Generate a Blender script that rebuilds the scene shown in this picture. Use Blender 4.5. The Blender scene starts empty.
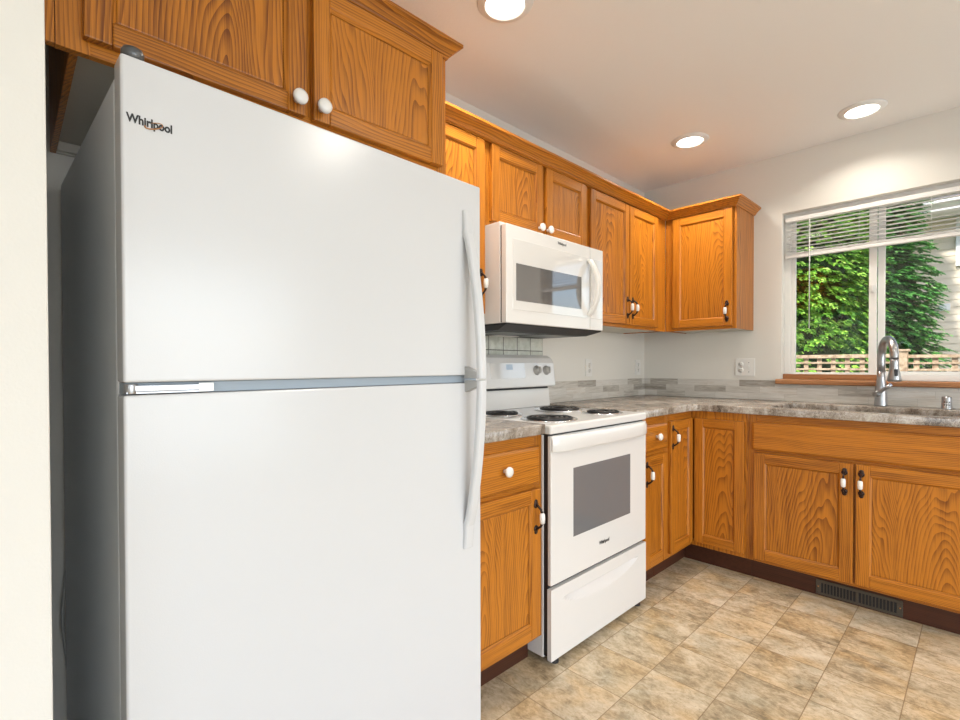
import bpy, bmesh, math, random
from mathutils import Vector, Matrix
random.seed(7)
sc = bpy.context.scene
COL = sc.collection
PI = math.pi
R = math.radians

# ------------------------------------------------------------ camera
cd = bpy.data.cameras.new('camera'); cam = bpy.data.objects.new('camera', cd); COL.objects.link(cam)
fw = Vector((0.69437876, 0.7195166, -0.01157528)); rt = Vector((0.71954741, -0.69444048, -0.00198808)); up = Vector((0.00946879, 0.00694848, 0.99993103))
cam.matrix_world = Matrix(((rt.x, up.x, -fw.x, -3.44842), (rt.y, up.y, -fw.y, -1.79066), (rt.z, up.z, -fw.z, 1.15298), (0, 0, 0, 1)))
cd.sensor_width = 36; cd.lens = 488.58 * 36 / 960; cd.shift_y = 11.0 / 960
cd.clip_start = 0.02; cd.clip_end = 200
sc.camera = cam

# ------------------------------------------------------------ world, sun, fill lamps, exposure
sc.view_settings.view_transform = 'Standard'; sc.view_settings.look = 'None'
sc.view_settings.gamma = 1; sc.view_settings.use_curve_mapping = False
sc.view_settings.exposure = 0.2
w = bpy.data.worlds.new('sky'); sc.world = w; w.use_nodes = True
wn = w.node_tree; bg = wn.nodes['Background']
sky = wn.nodes.new('ShaderNodeTexSky'); sky.sky_type = 'NISHITA'; sky.sun_disc = False
sky.sun_elevation = R(50); sky.sun_rotation = R(200); sky.air_density = 1.0; sky.dust_density = 2.5
wn.links.new(sky.outputs[0], bg.inputs[0]); bg.inputs[1].default_value = 0.40
def light(name, kind, loc, direction, power, color, size=None, size_y=None):
    l = bpy.data.lights.new(name, kind); o = bpy.data.objects.new(name, l); COL.objects.link(o)
    o.location = loc; o.rotation_euler = Vector(direction).to_track_quat('-Z', 'Y').to_euler()
    l.energy = power; l.color = color
    if kind == 'AREA':
        l.shape = 'RECTANGLE'; l.size = size; l.size_y = size_y
    return o
s = light('sun', 'SUN', (0, 0, 8), (.72, -.12, -.62), 4.6, (1, .96, .88)); s.data.angle = R(3)
# unseen area lamps added as fill, standing in for daylight from behind the camera
light('fill_patio', 'AREA', (-2.6, -4.86, 1.25), (0, 1, 0), 70, (.80, .90, 1.0), 3.1, 2.0)
light('fill_side', 'AREA', (-5.36, -2.9, 1.35), (1, 0, 0), 8, (.80, .90, 1.0), 1.9, 1.5)
DOWN_W = 6.6; DOWN_C = (1.0, .93, .82)

# ------------------------------------------------------------ node helpers
class NT:
    def __init__(s, name):
        s.m = bpy.data.materials.new(name); s.m.use_nodes = True
        s.t = s.m.node_tree; s.b = s.t.nodes['Principled BSDF']
    def n(s, kind, **k):
        nd = s.t.nodes.new('ShaderNode' + kind)
        for a, v in k.items():
            if a.startswith('i_'):
                key = a[2:]; key = int(key) if key.isdigit() else key
                s.put(nd.inputs[key], v)
            else: setattr(nd, a, v)
        return nd
    def put(s, sock, v):
        if isinstance(v, bpy.types.NodeSocket): s.t.links.new(v, sock)
        elif isinstance(v, bpy.types.Node): s.t.links.new(v.outputs[0], sock)
        else: sock.default_value = v
    def math(s, op, a, b=None, c=None):
        nd = s.t.nodes.new('ShaderNodeMath'); nd.operation = op
        for i, v in enumerate((a, b, c)):
            if v is not None: s.put(nd.inputs[i], v)
        return nd.outputs[0]
    def obj(s):
        return s.n('TexCoord').outputs['Object']
    def sep(s, v):
        nd = s.n('SeparateXYZ', i_0=v); return nd.outputs[0], nd.outputs[1], nd.outputs[2]
    def comb(s, x, y, z): return s.n('CombineXYZ', i_0=x, i_1=y, i_2=z).outputs[0]
    def noise(s, v, scale, detail=3, rough=.5, dist=0):
        return s.n('TexNoise', i_Vector=v, i_Scale=scale, i_Detail=detail, i_Roughness=rough, i_Distortion=dist).outputs[0]
    def ramp(s, f, stops):
        nd = s.n('ValToRGB', i_0=f); cr = nd.color_ramp
        while len(cr.elements) < len(stops): cr.elements.new(.5)
        for e, (p, c) in zip(cr.elements, stops): e.position = p; e.color = (*c, 1)
        return nd.outputs[0]
    def mix(s, f, a, b, mode='MIX'):
        nd = s.n('MixRGB', blend_type=mode); s.put(nd.inputs[0], f)
        s.put(nd.inputs[1], a if not isinstance(a, tuple) else (*a, 1)); s.put(nd.inputs[2], b if not isinstance(b, tuple) else (*b, 1))
        return nd.outputs[0]
    def bump(s, h, strength, dist=.002):
        nd = s.n('Bump', i_Height=h, i_Strength=strength, i_Distance=dist); s.t.links.new(nd.outputs[0], s.b.inputs['Normal'])
    def set(s, **k):
        names = dict(col='Base Color', rough='Roughness', metal='Metallic', spec='Specular IOR Level', coat='Coat Weight', coatr='Coat Roughness', em='Emission Color', ems='Emission Strength')
        for a, v in k.items():
            if isinstance(v, tuple): v = (*v, 1)
            s.put(s.b.inputs[names[a]], v)
        return s
def simple(name, col, rough=.5, **k):
    return NT(name).set(col=col, rough=rough, **k).m

def mat_paint(name, col, bump=.25, scale=260):
    t = NT(name); t.set(col=col, rough=.75, spec=.25)
    t.bump(t.noise(t.obj(), scale, 3, .55), bump, .0015); return t.m
M = {}
M['wall'] = mat_paint('wall_paint', (.75, .73, .68))
M['ceiling'] = mat_paint('ceiling_paint', (.90, .90, .89), .4, 120)
M['white_trim'] = simple('white_trim', (.82, .82, .80), .4)

def mat_oak(name, grain, cathedral=False, light=(.50, .176, .015), dark=(.15, .038, .003), rough=.34):
    t = NT(name)
    v = t.obj(); x, y, z = t.sep(v)
    rnd = t.n('ObjectInfo').outputs['Random']
    g, a = (z, x) if grain == 'z' else ((x, z) if grain == 'x' else (y, z))
    b = x if grain == 'y' else y
    if grain == 'z': a = t.math('ADD', x, t.math('MULTIPLY', y, .35))
    off = t.math('MULTIPLY', rnd, 7.3)
    # low frequency wander
    wn_ = t.noise(t.comb(t.math('MULTIPLY', a, 7.0), t.math('ADD', t.math('MULTIPLY', g, 1.6), off), t.math('MULTIPLY', b, 5.)), 1.0, 2, .5)
    wander = t.math('MULTIPLY', t.math('SUBTRACT', wn_, .5), .16 if cathedral else .05)
    if cathedral:
        aa = t.math('ADD', t.math('SUBTRACT', t.math('MODULO', t.math('ADD', a, t.math('ADD', 5.0, t.math('MULTIPLY', rnd, .23))), .34), .17), t.math('MULTIPLY', wander, .6))
        gg = t.math('ADD', t.math('MULTIPLY', g, .16), t.math('ADD', .03, wander))
        d = t.math('SQRT', t.math('ADD', t.math('MULTIPLY', aa, aa), t.math('MULTIPLY', gg, gg)))
    else:
        d = t.math('ADD', t.math('MULTIPLY', a, .8), wander)
    ring = t.math('FRACT', t.math('MULTIPLY', d, 105 if cathedral else 165))
    ring = t.math('POWER', ring, 1.6)
    # fine pore streaks
    st = t.noise(t.comb(t.math('MULTIPLY', a, 420), t.math('ADD', t.math('MULTIPLY', g, 9), off), t.math('MULTIPLY', b, 420)), 1.0, 3, .6)
    st2 = t.noise(t.comb(t.math('MULTIPLY', a, 60), t.math('ADD', t.math('MULTIPLY', g, 2.2), off), t.math('MULTIPLY', b, 60)), 1.0, 2, .5)
    f = t.math('ADD', t.math('MULTIPLY', ring, .28), t.math('ADD', t.math('MULTIPLY', st, .50), t.math('MULTIPLY', st2, .50)))
    f = t.math('ADD', f, t.math('MULTIPLY', t.math('SUBTRACT', rnd, .5), .10))
    c = t.ramp(f, [(.40, tuple(min(1, p * 1.12) for p in light)), (.56, light), (.70, tuple((p * .5 + q * .5) for p, q in zip(light, dark))), (.90, dark)])
    t.set(col=c, rough=rough, spec=.38, coat=.15, coatr=.22)
    t.bump(st, .22, .0008)
    return t.m
M['oak_v'] = mat_oak('oak_vertical_grain', 'z')
M['oak_h'] = mat_oak('oak_horizontal_grain', 'x')
M['oak_p'] = mat_oak('oak_flat_sawn_panel', 'z', True)
M['oak_y'] = mat_oak('oak_sill_grain', 'y', False, (.42, .19, .075), (.22, .085, .03))
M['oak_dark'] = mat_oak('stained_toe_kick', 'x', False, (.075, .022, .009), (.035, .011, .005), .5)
M['cream'] = simple('cabinet_underside_melamine', (.60, .57, .50), .5)

def mat_appliance(name, col, bump=.05, rough=.22):
    t = NT(name); t.set(col=col, rough=rough, spec=.5)
    if bump: t.bump(t.noise(t.obj(), 420, 2, .5), bump, .0006)
    return t.m
M['fridge'] = mat_appliance('white_textured_enamel', (.65, .66, .675), .22, .20)
M['fridge_side'] = mat_appliance('daylight_tinted_side_enamel', (.66, .69, .72), .25, .35)  # white enamel with the bluish daylight put into its colour
M['white'] = mat_appliance('white_gloss_enamel', (.75, .74, .72), 0, .13)
M['white_door'] = mat_appliance('white_gloss_glass', (.72, .71, .69), 0, .03); M['white_door'].node_tree.nodes['Principled BSDF'].inputs['IOR'].default_value = 2.2
M['plastic'] = simple('white_plastic', (.78, .77, .74), .3)
M['greyplastic'] = simple('grey_plastic', (.42, .42, .41), .35)
M['gasket'] = simple('blue_grey_gasket', (.34, .40, .46), .5)
M['black'] = simple('black_plastic', (.013, .013, .015), .5)
M['dark'] = simple('dark_recess', (.03, .028, .027), .6)
M['chrome'] = simple('chrome', (.85, .85, .86), .12, metal=1.0)
M['nickel'] = simple('brushed_nickel', (.44, .45, .47), .30, metal=1.0)
M['steel'] = simple('dark_grey_metal', (.12, .125, .13), .35, metal=.6)
M['bronze'] = simple('dark_bronze', (.030, .014, .010), .38, metal=.35)
M['porcelain'] = simple('white_porcelain', (.84, .83, .80), .12, coat=.6)
M['coil'] = simple('burner_coil', (.012, .012, .013), .4)
M['ovenglass'] = NT('oven_window_glass').set(col=(.17, .17, .175), rough=.08, spec=.5).m
M['mwglass'] = NT('microwave_window_glass').set(col=(.10, .095, .095), rough=.03, spec=.5).m; M['mwglass'].node_tree.nodes['Principled BSDF'].inputs['IOR'].default_value = 2.6
M['display'] = simple('pale_blue_display', (.45, .55, .66), .2)
M['ink'] = simple('black_ink', (.02, .02, .02), .5)
M['copper'] = simple('copper_ink', (.45, .22, .09), .35, metal=.6)
M['greyink'] = simple('grey_ink', (.12, .12, .12), .5)
M['knobgrey'] = simple('knob_grey', (.42, .40, .37), .3)
M['vinyl'] = simple('white_vinyl', (.80, .79, .76), .35)
M['slat'] = simple('white_slat', (.80, .79, .77), .4)
M['register'] = simple('bronze_grey_register', (.10, .085, .065), .45, metal=.4)
M['wood_out'] = None

def mat_floor():
    t = NT('sheet_vinyl_tile_pattern')
    v = t.obj(); x, y, z = t.sep(v)
    u = t.math('DIVIDE', t.math('ADD', x, 1.25 + 22.75), .2275); w_ = t.math('DIVIDE', t.math('ADD', y, .693 + 22.75), .2275)
    iu = t.math('FLOOR', u); iw = t.math('FLOOR', w_)
    fu = t.math('FRACT', u); fwv = t.math('FRACT', w_)
    rn = t.n('TexWhiteNoise', noise_dimensions='3D', i_Vector=t.comb(iu, iw, 3.0))
    rc, rv = rn.outputs['Color'], rn.outputs['Value']
    r1, r2, r3 = t.sep(rc)
    # streaky slate-like figure, running along y
    p = t.comb(t.math('ADD', t.math('MULTIPLY', x, 10.0), t.math('MULTIPLY', r1, 40)), t.math('ADD', t.math('MULTIPLY', y, 7.0), t.math('MULTIPLY', r2, 40)), t.math('MULTIPLY', rv, 20))
    n1 = t.noise(p, 1.0, 8, .70, .5)
    n2 = t.noise(t.comb(t.math('MULTIPLY', x, 75), t.math('MULTIPLY', y, 40), t.math('MULTIPLY', rv, 9)), 1.0, 5, .7, .6)
    n3 = t.noise(p, .6, 3, .5, .5)
    f = t.math('ADD', t.math('MULTIPLY', n1, .62), t.math('MULTIPLY', n2, .38))
    f = t.math('ADD', f, t.math('MULTIPLY', t.math('SUBTRACT', rv, .5), .06))
    c = t.ramp(f, [(.33, (.19, .15, .095)), (.42, (.35, .275, .175)), (.49, (.50, .405, .27)), (.57, (.63, .535, .39)), (.70, (.74, .66, .53))])
    gold = t.ramp(n3, [(.46, (1, 1, 1)), (.62, (1.0, .84, .60))])
    c = t.mix(.6, c, gold, 'MULTIPLY')
    grey = t.ramp(t.noise(t.comb(t.math('ADD', x, t.math('MULTIPLY', r3, 30)), y, 0.0), 5.5, 3, .5), [(.52, (1, 1, 1)), (.66, (.82, .87, .90))])
    c = t.mix(.8, c, grey, 'MULTIPLY')
    # hairline veins
    vein = t.n('TexNoise', i_Vector=p, i_Scale=1.7, i_Detail=4, i_Roughness=.6, i_Distortion=1.8).outputs[0]
    vl = t.math('LESS_THAN', t.math('ABSOLUTE', t.math('SUBTRACT', vein, .44)), .0045)
    c = t.mix(t.math('MULTIPLY', vl, .45), c, (.18, .12, .06))
    e = t.math('MINIMUM', t.math('MINIMUM', fu, t.math('SUBTRACT', 1.0, fu)), t.math('MINIMUM', fwv, t.math('SUBTRACT', 1.0, fwv)))
    ln = t.math('LESS_THAN', e, .007)
    c = t.mix(t.math('MULTIPLY', ln, .72), c, (.20, .125, .06))
    t.set(col=c, rough=.42, spec=.35)
    t.bump(t.math('SUBTRACT', f, t.math('MULTIPLY', ln, .6)), .18, .002)
    return t.m
M['floor'] = mat_floor()

def mat_counter():
    t = NT('speckled_stone_laminate'); v = t.obj(); x, y, z = t.sep(v)
    n1 = t.noise(t.comb(t.math('MULTIPLY', x, 3.), t.math('MULTIPLY', y, 3.), z), 2.2, 5, .6, 1.2)
    n2 = t.noise(v, 260, 3, .7); n3 = t.noise(v, 70, 4, .7, .6)
    f = t.math('ADD', t.math('MULTIPLY', n1, .52), t.math('ADD', t.math('MULTIPLY', n2, .26), t.math('MULTIPLY', n3, .30)))
    c = t.ramp(f, [(.42, (.07, .05, .038)), (.50, (.22, .175, .135)), (.57, (.38, .33, .28)), (.66, (.54, .50, .45))])
    t.set(col=c, rough=.24, spec=.5); return t.m
M['counter'] = mat_counter()
def mat_mosaic(axis):
    t = NT('stacked_stone_tile_' + axis); v = t.obj(); x, y, z = t.sep(v)
    u = x if axis == 'x' else y
    row = t.math('FLOOR', t.math('DIVIDE', t.math('SUBTRACT', z, .9301), .0418)); fz = t.math('FRACT', t.math('DIVIDE', t.math('SUBTRACT', z, .9301), .0418))
    ro = t.n('TexWhiteNoise', noise_dimensions='1D', i_W=t.math('ADD', row, 7.3)).outputs[0]
    q = t.math('DIVIDE', t.math('ADD', t.math('ADD', u, 40.), ro), .205)
    col = t.math('FLOOR', q); fq = t.math('FRACT', q)
    rn = t.n('TexWhiteNoise', noise_dimensions='3D', i_Vector=t.comb(row, col, 1.0)); rv = rn.outputs['Value']
    r1, r2, r3 = t.sep(rn.outputs['Color'])
    st = t.noise(t.comb(t.math('ADD', t.math('MULTIPLY', u, 9), t.math('MULTIPLY', r1, 50)), t.math('MULTIPLY', z, 90), t.math('MULTIPLY', r2, 9)), 1.0, 4, .65, .8)
    f = t.math('ADD', t.math('MULTIPLY', rv, .46), t.math('MULTIPLY', st, .72))
    c = t.ramp(f, [(.26, (.25, .225, .195)), (.40, (.42, .39, .345)), (.52, (.56, .53, .48)), (.75, (.68, .66, .62)), (.95, (.52, .45, .37))])
    e = t.math('MINIMUM', fz, t.math('SUBTRACT', 1.0, fz)); e2 = t.math('MULTIPLY', t.math('MINIMUM', fq, t.math('SUBTRACT', 1.0, fq)), 4.1)
    ln = t.math('LESS_THAN', t.math('MINIMUM', e, e2), .018)
    c = t.mix(t.math('MULTIPLY', ln, .35), c, (.30, .27, .24))
    t.set(col=c, rough=.35); t.bump(t.math('SUBTRACT', st, ln), .2, .002); return t.m
M['mosaic_x'] = mat_mosaic('x'); M['mosaic_y'] = mat_mosaic('y')
def mat_square():
    t = NT('square_glazed_tile'); v = t.obj(); x, y, z = t.sep(v)
    u = t.math('DIVIDE', t.math('ADD', x, 1.2235 + 11.05), .1105); w_ = t.math('DIVIDE', t.math('ADD', z, -1.2335 + 11.05), .1105)
    fu = t.math('FRACT', u); fz = t.math('FRACT', w_)
    e = t.math('MINIMUM', t.math('MINIMUM', fu, t.math('SUBTRACT', 1.0, fu)), t.math('MINIMUM', fz, t.math('SUBTRACT', 1.0, fz)))
    ln = t.math('LESS_THAN', e, .02)
    n = t.noise(v, 30, 3, .6)
    c = t.ramp(n, [(.35, (.50, .52, .45)), (.65, (.66, .68, .62))])
    c = t.mix(ln, c, (.10, .095, .09))
    t.set(col=c, rough=.2); t.bump(t.math('MULTIPLY', ln, -1.0), .4, .003); return t.m
M['square'] = mat_square()
def mat_stainsink():
    t = NT('speckled_sink_composite'); n = t.noise(t.obj(), 300, 2, .7)
    t.set(col=t.ramp(n, [(.35, (.16, .15, .14)), (.6, (.40, .39, .38))]), rough=.35); return t.m
M['sink'] = mat_stainsink()
def mat_outwood():
    t = NT('weathered_fence_wood'); n = t.noise(t.obj(), 30, 4, .6)
    t.set(col=t.ramp(n, [(.35, (.30, .20, .12)), (.65, (.62, .47, .32))]), rough=.8); return t.m
M['wood_out'] = mat_outwood()
def mat_leaf(name, stops):
    t = NT(name); g = t.n('NewGeometry'); 
    rnd = g.outputs['Random Per Island']
    n = t.noise(t.obj(), 3.0, 2, .5)
    f = t.math('ADD', t.math('MULTIPLY', rnd, .75), t.math('MULTIPLY', n, .3))
    t.set(col=t.ramp(f, stops), rough=.5, spec=.35)
    t.b.inputs['Subsurface Weight'].default_value = 0
    return t.m
M['leafA'] = mat_leaf('bright_leaf', [(.1, (.035, .13, .012)), (.45, (.12, .34, .03)), (.75, (.30, .55, .06)), (1.0, (.55, .72, .22))])
M['leafB'] = mat_leaf('conifer_leaf', [(.1, (.02, .11, .025)), (.5, (.07, .28, .05)), (.85, (.17, .44, .09)), (1.0, (.42, .60, .30))])
M['core'] = simple('shaded_foliage_core', (.018, .045, .012), .9)  # dark green that paints the shaded inside of the foliage
M['bark'] = simple('brown_bark', (.12, .075, .045), .9)
M['siding'] = simple('beige_lap_siding', (.80, .69, .54), .7)
M['roof'] = simple('lavender_grey_shingle', (.20, .19, .22), .9)
M['grass'] = simple('garden_ground', (.10, .13, .05), .95)
M['house_glass'] = simple('dark_window_glass', (.10, .14, .20), .08)
def mat_glass():
    t = NT('clear_window_pane'); tr = t.n('BsdfTransparent'); gl = t.n('BsdfGlossy', i_Roughness=.0)
    fr = t.n('Fresnel', i_IOR=1.45); mx = t.n('MixShader'); 
    t.t.links.new(fr.outputs[0], mx.inputs[0]); t.t.links.new(tr.outputs[0], mx.inputs[1]); t.t.links.new(gl.outputs[0], mx.inputs[2])
    t.t.links.new(mx.outputs[0], t.t.nodes['Material Output'].inputs[0]); return t.m
M['glass'] = mat_glass()
def mat_emit(name, c, s_):
    t = NT(name); t.set(col=(.9, .9, .9), em=c, ems=s_); return t.m
M['lamp'] = mat_emit('lit_lamp_diffuser', (1, .93, .82), 6.0)

# ------------------------------------------------------------ mesh helpers
class MB:
    def __init__(s): s.bm = bmesh.new()
    def poly(s, pts, m=0, smooth=False):
        f = s.bm.faces.new([s.bm.verts.new(p) for p in pts]); f.material_index = m; f.smooth = smooth; return f
    def box(s, x0, x1, y0, y1, z0, z1, m=0):
        x0, x1 = sorted((x0, x1)); y0, y1 = sorted((y0, y1)); z0, z1 = sorted((z0, z1))
        v = [s.bm.verts.new((x, y, z)) for z in (z0, z1) for y in (y0, y1) for x in (x0, x1)]
        for q in ((0, 2, 3, 1), (4, 5, 7, 6), (0, 1, 5, 4), (2, 6, 7, 3), (0, 4, 6, 2), (1, 3, 7, 5)):
            f = s.bm.faces.new([v[i] for i in q]); f.material_index = m
        return s
    def ring_loft(s, rings, m=0, closed=True, cap=True, smooth=True):
        rv = [[s.bm.verts.new(p) for p in r] for r in rings]; n = len(rings[0])
        for a, b in zip(rv, rv[1:]):
            for i in range(n if closed else n - 1):
                f = s.bm.faces.new((a[i], a[(i + 1) % n], b[(i + 1) % n], b[i])); f.material_index = m; f.smooth = smooth
        if cap:
            for r in (rv[0], rv[-1]):
                try:
                    f = s.bm.faces.new(r); f.material_index = m
                except ValueError: pass
        return s
    def prism(s, pts, axis, a, b, m=0, smooth=False):
        # pts: 2D in the two other axes in order (x,y,z minus axis)
        def P(p, t):
            return {'x': (t, p[0], p[1]), 'y': (p[0], t, p[1]), 'z': (p[0], p[1], t)}[axis]
        return s.ring_loft([[P(p, a) for p in pts], [P(p, b) for p in pts]], m, True, True, smooth)
    def lathe(s, prof, origin, axis, n=24, m=0, cap=True):
        ax = Vector(axis).normalized(); o = Vector(origin)
        t = Vector((1, 0, 0)) if abs(ax.x) < .9 else Vector((0, 1, 0))
        u = ax.cross(t).normalized(); w_ = ax.cross(u)
        return s.ring_loft([[o + ax * h + (u * math.cos(k * 2 * PI / n) + w_ * math.sin(k * 2 * PI / n)) * max(r, 1e-4) for k in range(n)] for r, h in prof], m, cap=cap)
    def tube(s, path, r, n=12, m=0, flat=None, cap=True):
        path = [Vector(p) for p in path]; rings = []; prev = None
        for i, p in enumerate(path):
            d = (path[min(i + 1, len(path) - 1)] - path[max(i - 1, 0)]).normalized()
            if prev is None:
                t = Vector((0, 0, 1)) if abs(d.z) < .9 else Vector((1, 0, 0)); u = d.cross(t).normalized()
            else: u = (prev - d * prev.dot(d)).normalized()
            prev = u; v = d.cross(u); rr = r[i] if isinstance(r, (list, tuple)) else r
            rings.append([p + (u * math.cos(k * 2 * PI / n) + v * math.sin(k * 2 * PI / n)) * rr for k in range(n)])
        return s.ring_loft(rings, m, cap=cap)
    def sweep(s, path, prof, m=0):
        # path: 2D corner list; prof: (outward, z); outward = right-hand side of the heading
        P = [Vector(p) for p in path]; rings = []
        for i, p in enumerate(P):
            ns = []
            if i > 0: d = (P[i] - P[i - 1]).normalized(); ns.append(Vector((d.y, -d.x)))
            if i < len(P) - 1: d = (P[i + 1] - P[i]).normalized(); ns.append(Vector((d.y, -d.x)))
            nn = ns[0] if len(ns) == 1 else (ns[0] + ns[1]) / (1 + ns[0].dot(ns[1]))
            rings.append([(p.x + nn.x * o, p.y + nn.y * o, z) for o, z in prof])
        return s.ring_loft(rings, m, smooth=False)
    def build(s, name, mats, parent=None, bevel=0, seg=2):
        if not isinstance(mats, (list, tuple)): mats = [mats]
        bmesh.ops.recalc_face_normals(s.bm, faces=s.bm.faces)
        me = bpy.data.meshes.new(name); s.bm.to_mesh(me); s.bm.free()
        for m in mats: me.materials.append(M[m] if isinstance(m, str) else m)
        o = bpy.data.objects.new(name, me); COL.objects.link(o)
        if parent is not None: o.parent = parent
        if bevel:
            b = o.modifiers.new('bevel', 'BEVEL'); b.width = bevel; b.segments = seg; b.limit_method = 'ANGLE'; b.angle_limit = R(40)
        return o
def tag(o, label=None, cat=None, group=None, kind=None):
    if label: o['label'] = label
    if cat: o['category'] = cat
    if group: o['group'] = group
    if kind: o['kind'] = kind
    return o
def thing(name, label, cat, loc=(0, 0, 0), rz=0, group=None):
    o = bpy.data.objects.new(name, None); COL.objects.link(o); o.location = loc; o.rotation_euler = (0, 0, rz)
    o.empty_display_size = .05
    return tag(o, label, cat, group)
def struct(name, mb, mat, bevel=0, parent=None):
    o = mb.build(name, mat, parent, bevel)
    if parent is None: o['kind'] = 'structure'
    return o
def text_mesh(name, body, size, mat, parent, loc, rot, extrude=.0004, sx=1.0):
    c = bpy.data.curves.new(name, 'FONT'); c.body = body; c.size = size; c.extrude = extrude; c.offset = size * .032
    t = bpy.data.objects.new(name + '_src', c); COL.objects.link(t)
    dg = bpy.context.evaluated_depsgraph_get(); me = bpy.data.meshes.new_from_object(t.evaluated_get(dg))
    bpy.data.objects.remove(t)
    me.transform(Matrix.Translation(loc) @ rot.to_4x4() @ Matrix.Diagonal((sx, 1, 1, 1)))
    me.materials.clear(); me.materials.append(M[mat])
    o = bpy.data.objects.new(name, me); COL.objects.link(o); o.parent = parent; return o
def curve_slab(name, loops, z0, z1, mat, parent, bevel=.004):
    c = bpy.data.curves.new(name, 'CURVE'); c.dimensions = '2D'; c.fill_mode = 'BOTH'
    for lp in loops:
        sp = c.splines.new('POLY'); sp.points.add(len(lp) - 1); sp.use_cyclic_u = True
        for q, p in zip(sp.points, lp): q.co = (p[0], p[1], 0, 1)
    c.extrude = (z1 - z0) / 2 - bevel; c.bevel_depth = bevel; c.bevel_resolution = 2; c.offset = -bevel
    t = bpy.data.objects.new(name + '_src', c); COL.objects.link(t)
    dg = bpy.context.evaluated_depsgraph_get(); me = bpy.data.meshes.new_from_object(t.evaluated_get(dg))
    bpy.data.objects.remove(t)
    me.transform(Matrix.Translation((0, 0, (z0 + z1) / 2))); me.materials.clear(); me.materials.append(M[mat])
    o = bpy.data.objects.new(name, me); COL.objects.link(o)
    if parent: o.parent = parent
    return o
def arc(cx, cy, r, a0, a1, n=6):
    return [(cx + r * math.cos(R(a0 + (a1 - a0) * i / n)), cy + r * math.sin(R(a0 + (a1 - a0) * i / n))) for i in range(n + 1)]

# ------------------------------------------------------------ the room
H = 2.449; XL = -5.2; YF = -4.7
struct('floor', MB().box(XL - .15, .14, YF - .15, .14, -.06, 0), 'floor')
struct('ceiling', MB().box(XL - .15, .14, YF - .15, .14, H, H + .1), 'ceiling')
struct('wall_back', MB().box(XL - .15, .14, 0, .14, 0, H), 'wall')
# window wall with its opening
WY0, WY1, WZ0, WZ1 = -.908, -1.865, 1.065, 2.087
mb = MB()
mb.box(0, .14, WY0, 0, 0, H).box(0, .14, YF, WY1, 0, H).box(0, .14, WY1, WY0, 0, WZ0 - .03).box(0, .14, WY1, WY0, WZ1, H)
struct('wall_right', mb, 'wall')
mb = MB()  # rear wall with patio opening
mb.box(XL, -4.2, YF - .14, YF, 0, H).box(-1.0, 0, YF - .14, YF, 0, H).box(-4.2, -1.0, YF - .14, YF, 2.1, H)
struct('wall_front', mb, 'wall')
mb = MB()
mb.box(XL - .14, XL, YF, -3.9, 0, H).box(XL - .14, XL, -1.9, 0, 0, H).box(XL - .14, XL, -3.9, -1.9, 0, .6).box(XL - .14, XL, -3.9, -1.9, 2.1, H)
struct('wall_left', mb, 'wall')
struct('wall_alcove', MB().box(XL, -3.4095, -.92, 0, 0, H), 'wall', .002)
struct('baseboard_alcove', MB().box(XL, -3.50, -.935, -.921, 0, .09), 'white_trim', .003)

# kitchen window
X0 = .055
win = struct('window_1', MB().box(X0, X0 + .06, WY0 - .035, WY0, WZ0, WZ1).box(X0, X0 + .06, WY1, WY1 + .035, WZ0, WZ1)
             .box(X0, X0 + .06, WY1 + .035, WY0 - .035, WZ0, WZ0 + .03).box(X0, X0 + .06, WY1 + .035, WY0 - .035, WZ1 - .03, WZ1), 'vinyl', .002)
MB().box(X0 + .012, X0 + .035, -1.325, -1.360, WZ0 + .03, WZ1 - .03).box(X0 + .012, X0 + .035, -.943, -.966, WZ0 + .03, WZ1 - .03).box(X0 + .012, X0 + .035, -.966, -1.325, WZ0 + .03, WZ0 + .042) \
    .box(X0 + .012, X0 + .035, -.966, -1.325, WZ1 - .05, WZ1 - .03).build('window_sash', 'vinyl', win, .002)
MB().box(X0 + .036, X0 + .056, -1.362, -1.394, WZ0 + .03, WZ1 - .03).box(X0 + .036, X0 + .056, -1.81, -1.829, WZ0 + .03, WZ1 - .03).box(X0 + .036, X0 + .056, -1.394, -1.81, WZ0 + .03, WZ0 + .050) \
    .box(X0 + .036, X0 + .056, -1.394, -1.81, WZ1 - .05, WZ1 - .03).build('window_sash', 'vinyl', win, .002)
MB().box(X0 + .021, X0 + .024, -.966, -1.325, WZ0 + .042, WZ1 - .05).build('window_pane', 'glass', win)
MB().box(X0 + .044, X0 + .047, -1.394, -1.81, WZ0 + .050, WZ1 - .05).build('window_pane', 'glass', win)
MB().box(X0 + .000, X0 + .011, -1.334, -1.350, 1.56, 1.60).box(X0 - .008, X0 + .0, -1.337, -1.347, 1.565, 1.595).build('sash_latch', 'plastic', win, .002)
sill = MB().prism([(-.042, 1.038), (-.036, 1.034), (.054, 1.034), (.054, 1.065), (-.034, 1.065), (-.042, 1.058)], 'y', -.885, -1.91)
sill.box(.028, .054, -.909, -1.385, 1.0655, 1.096)
struct('trim_1', sill, 'oak_y', .002)
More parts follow.
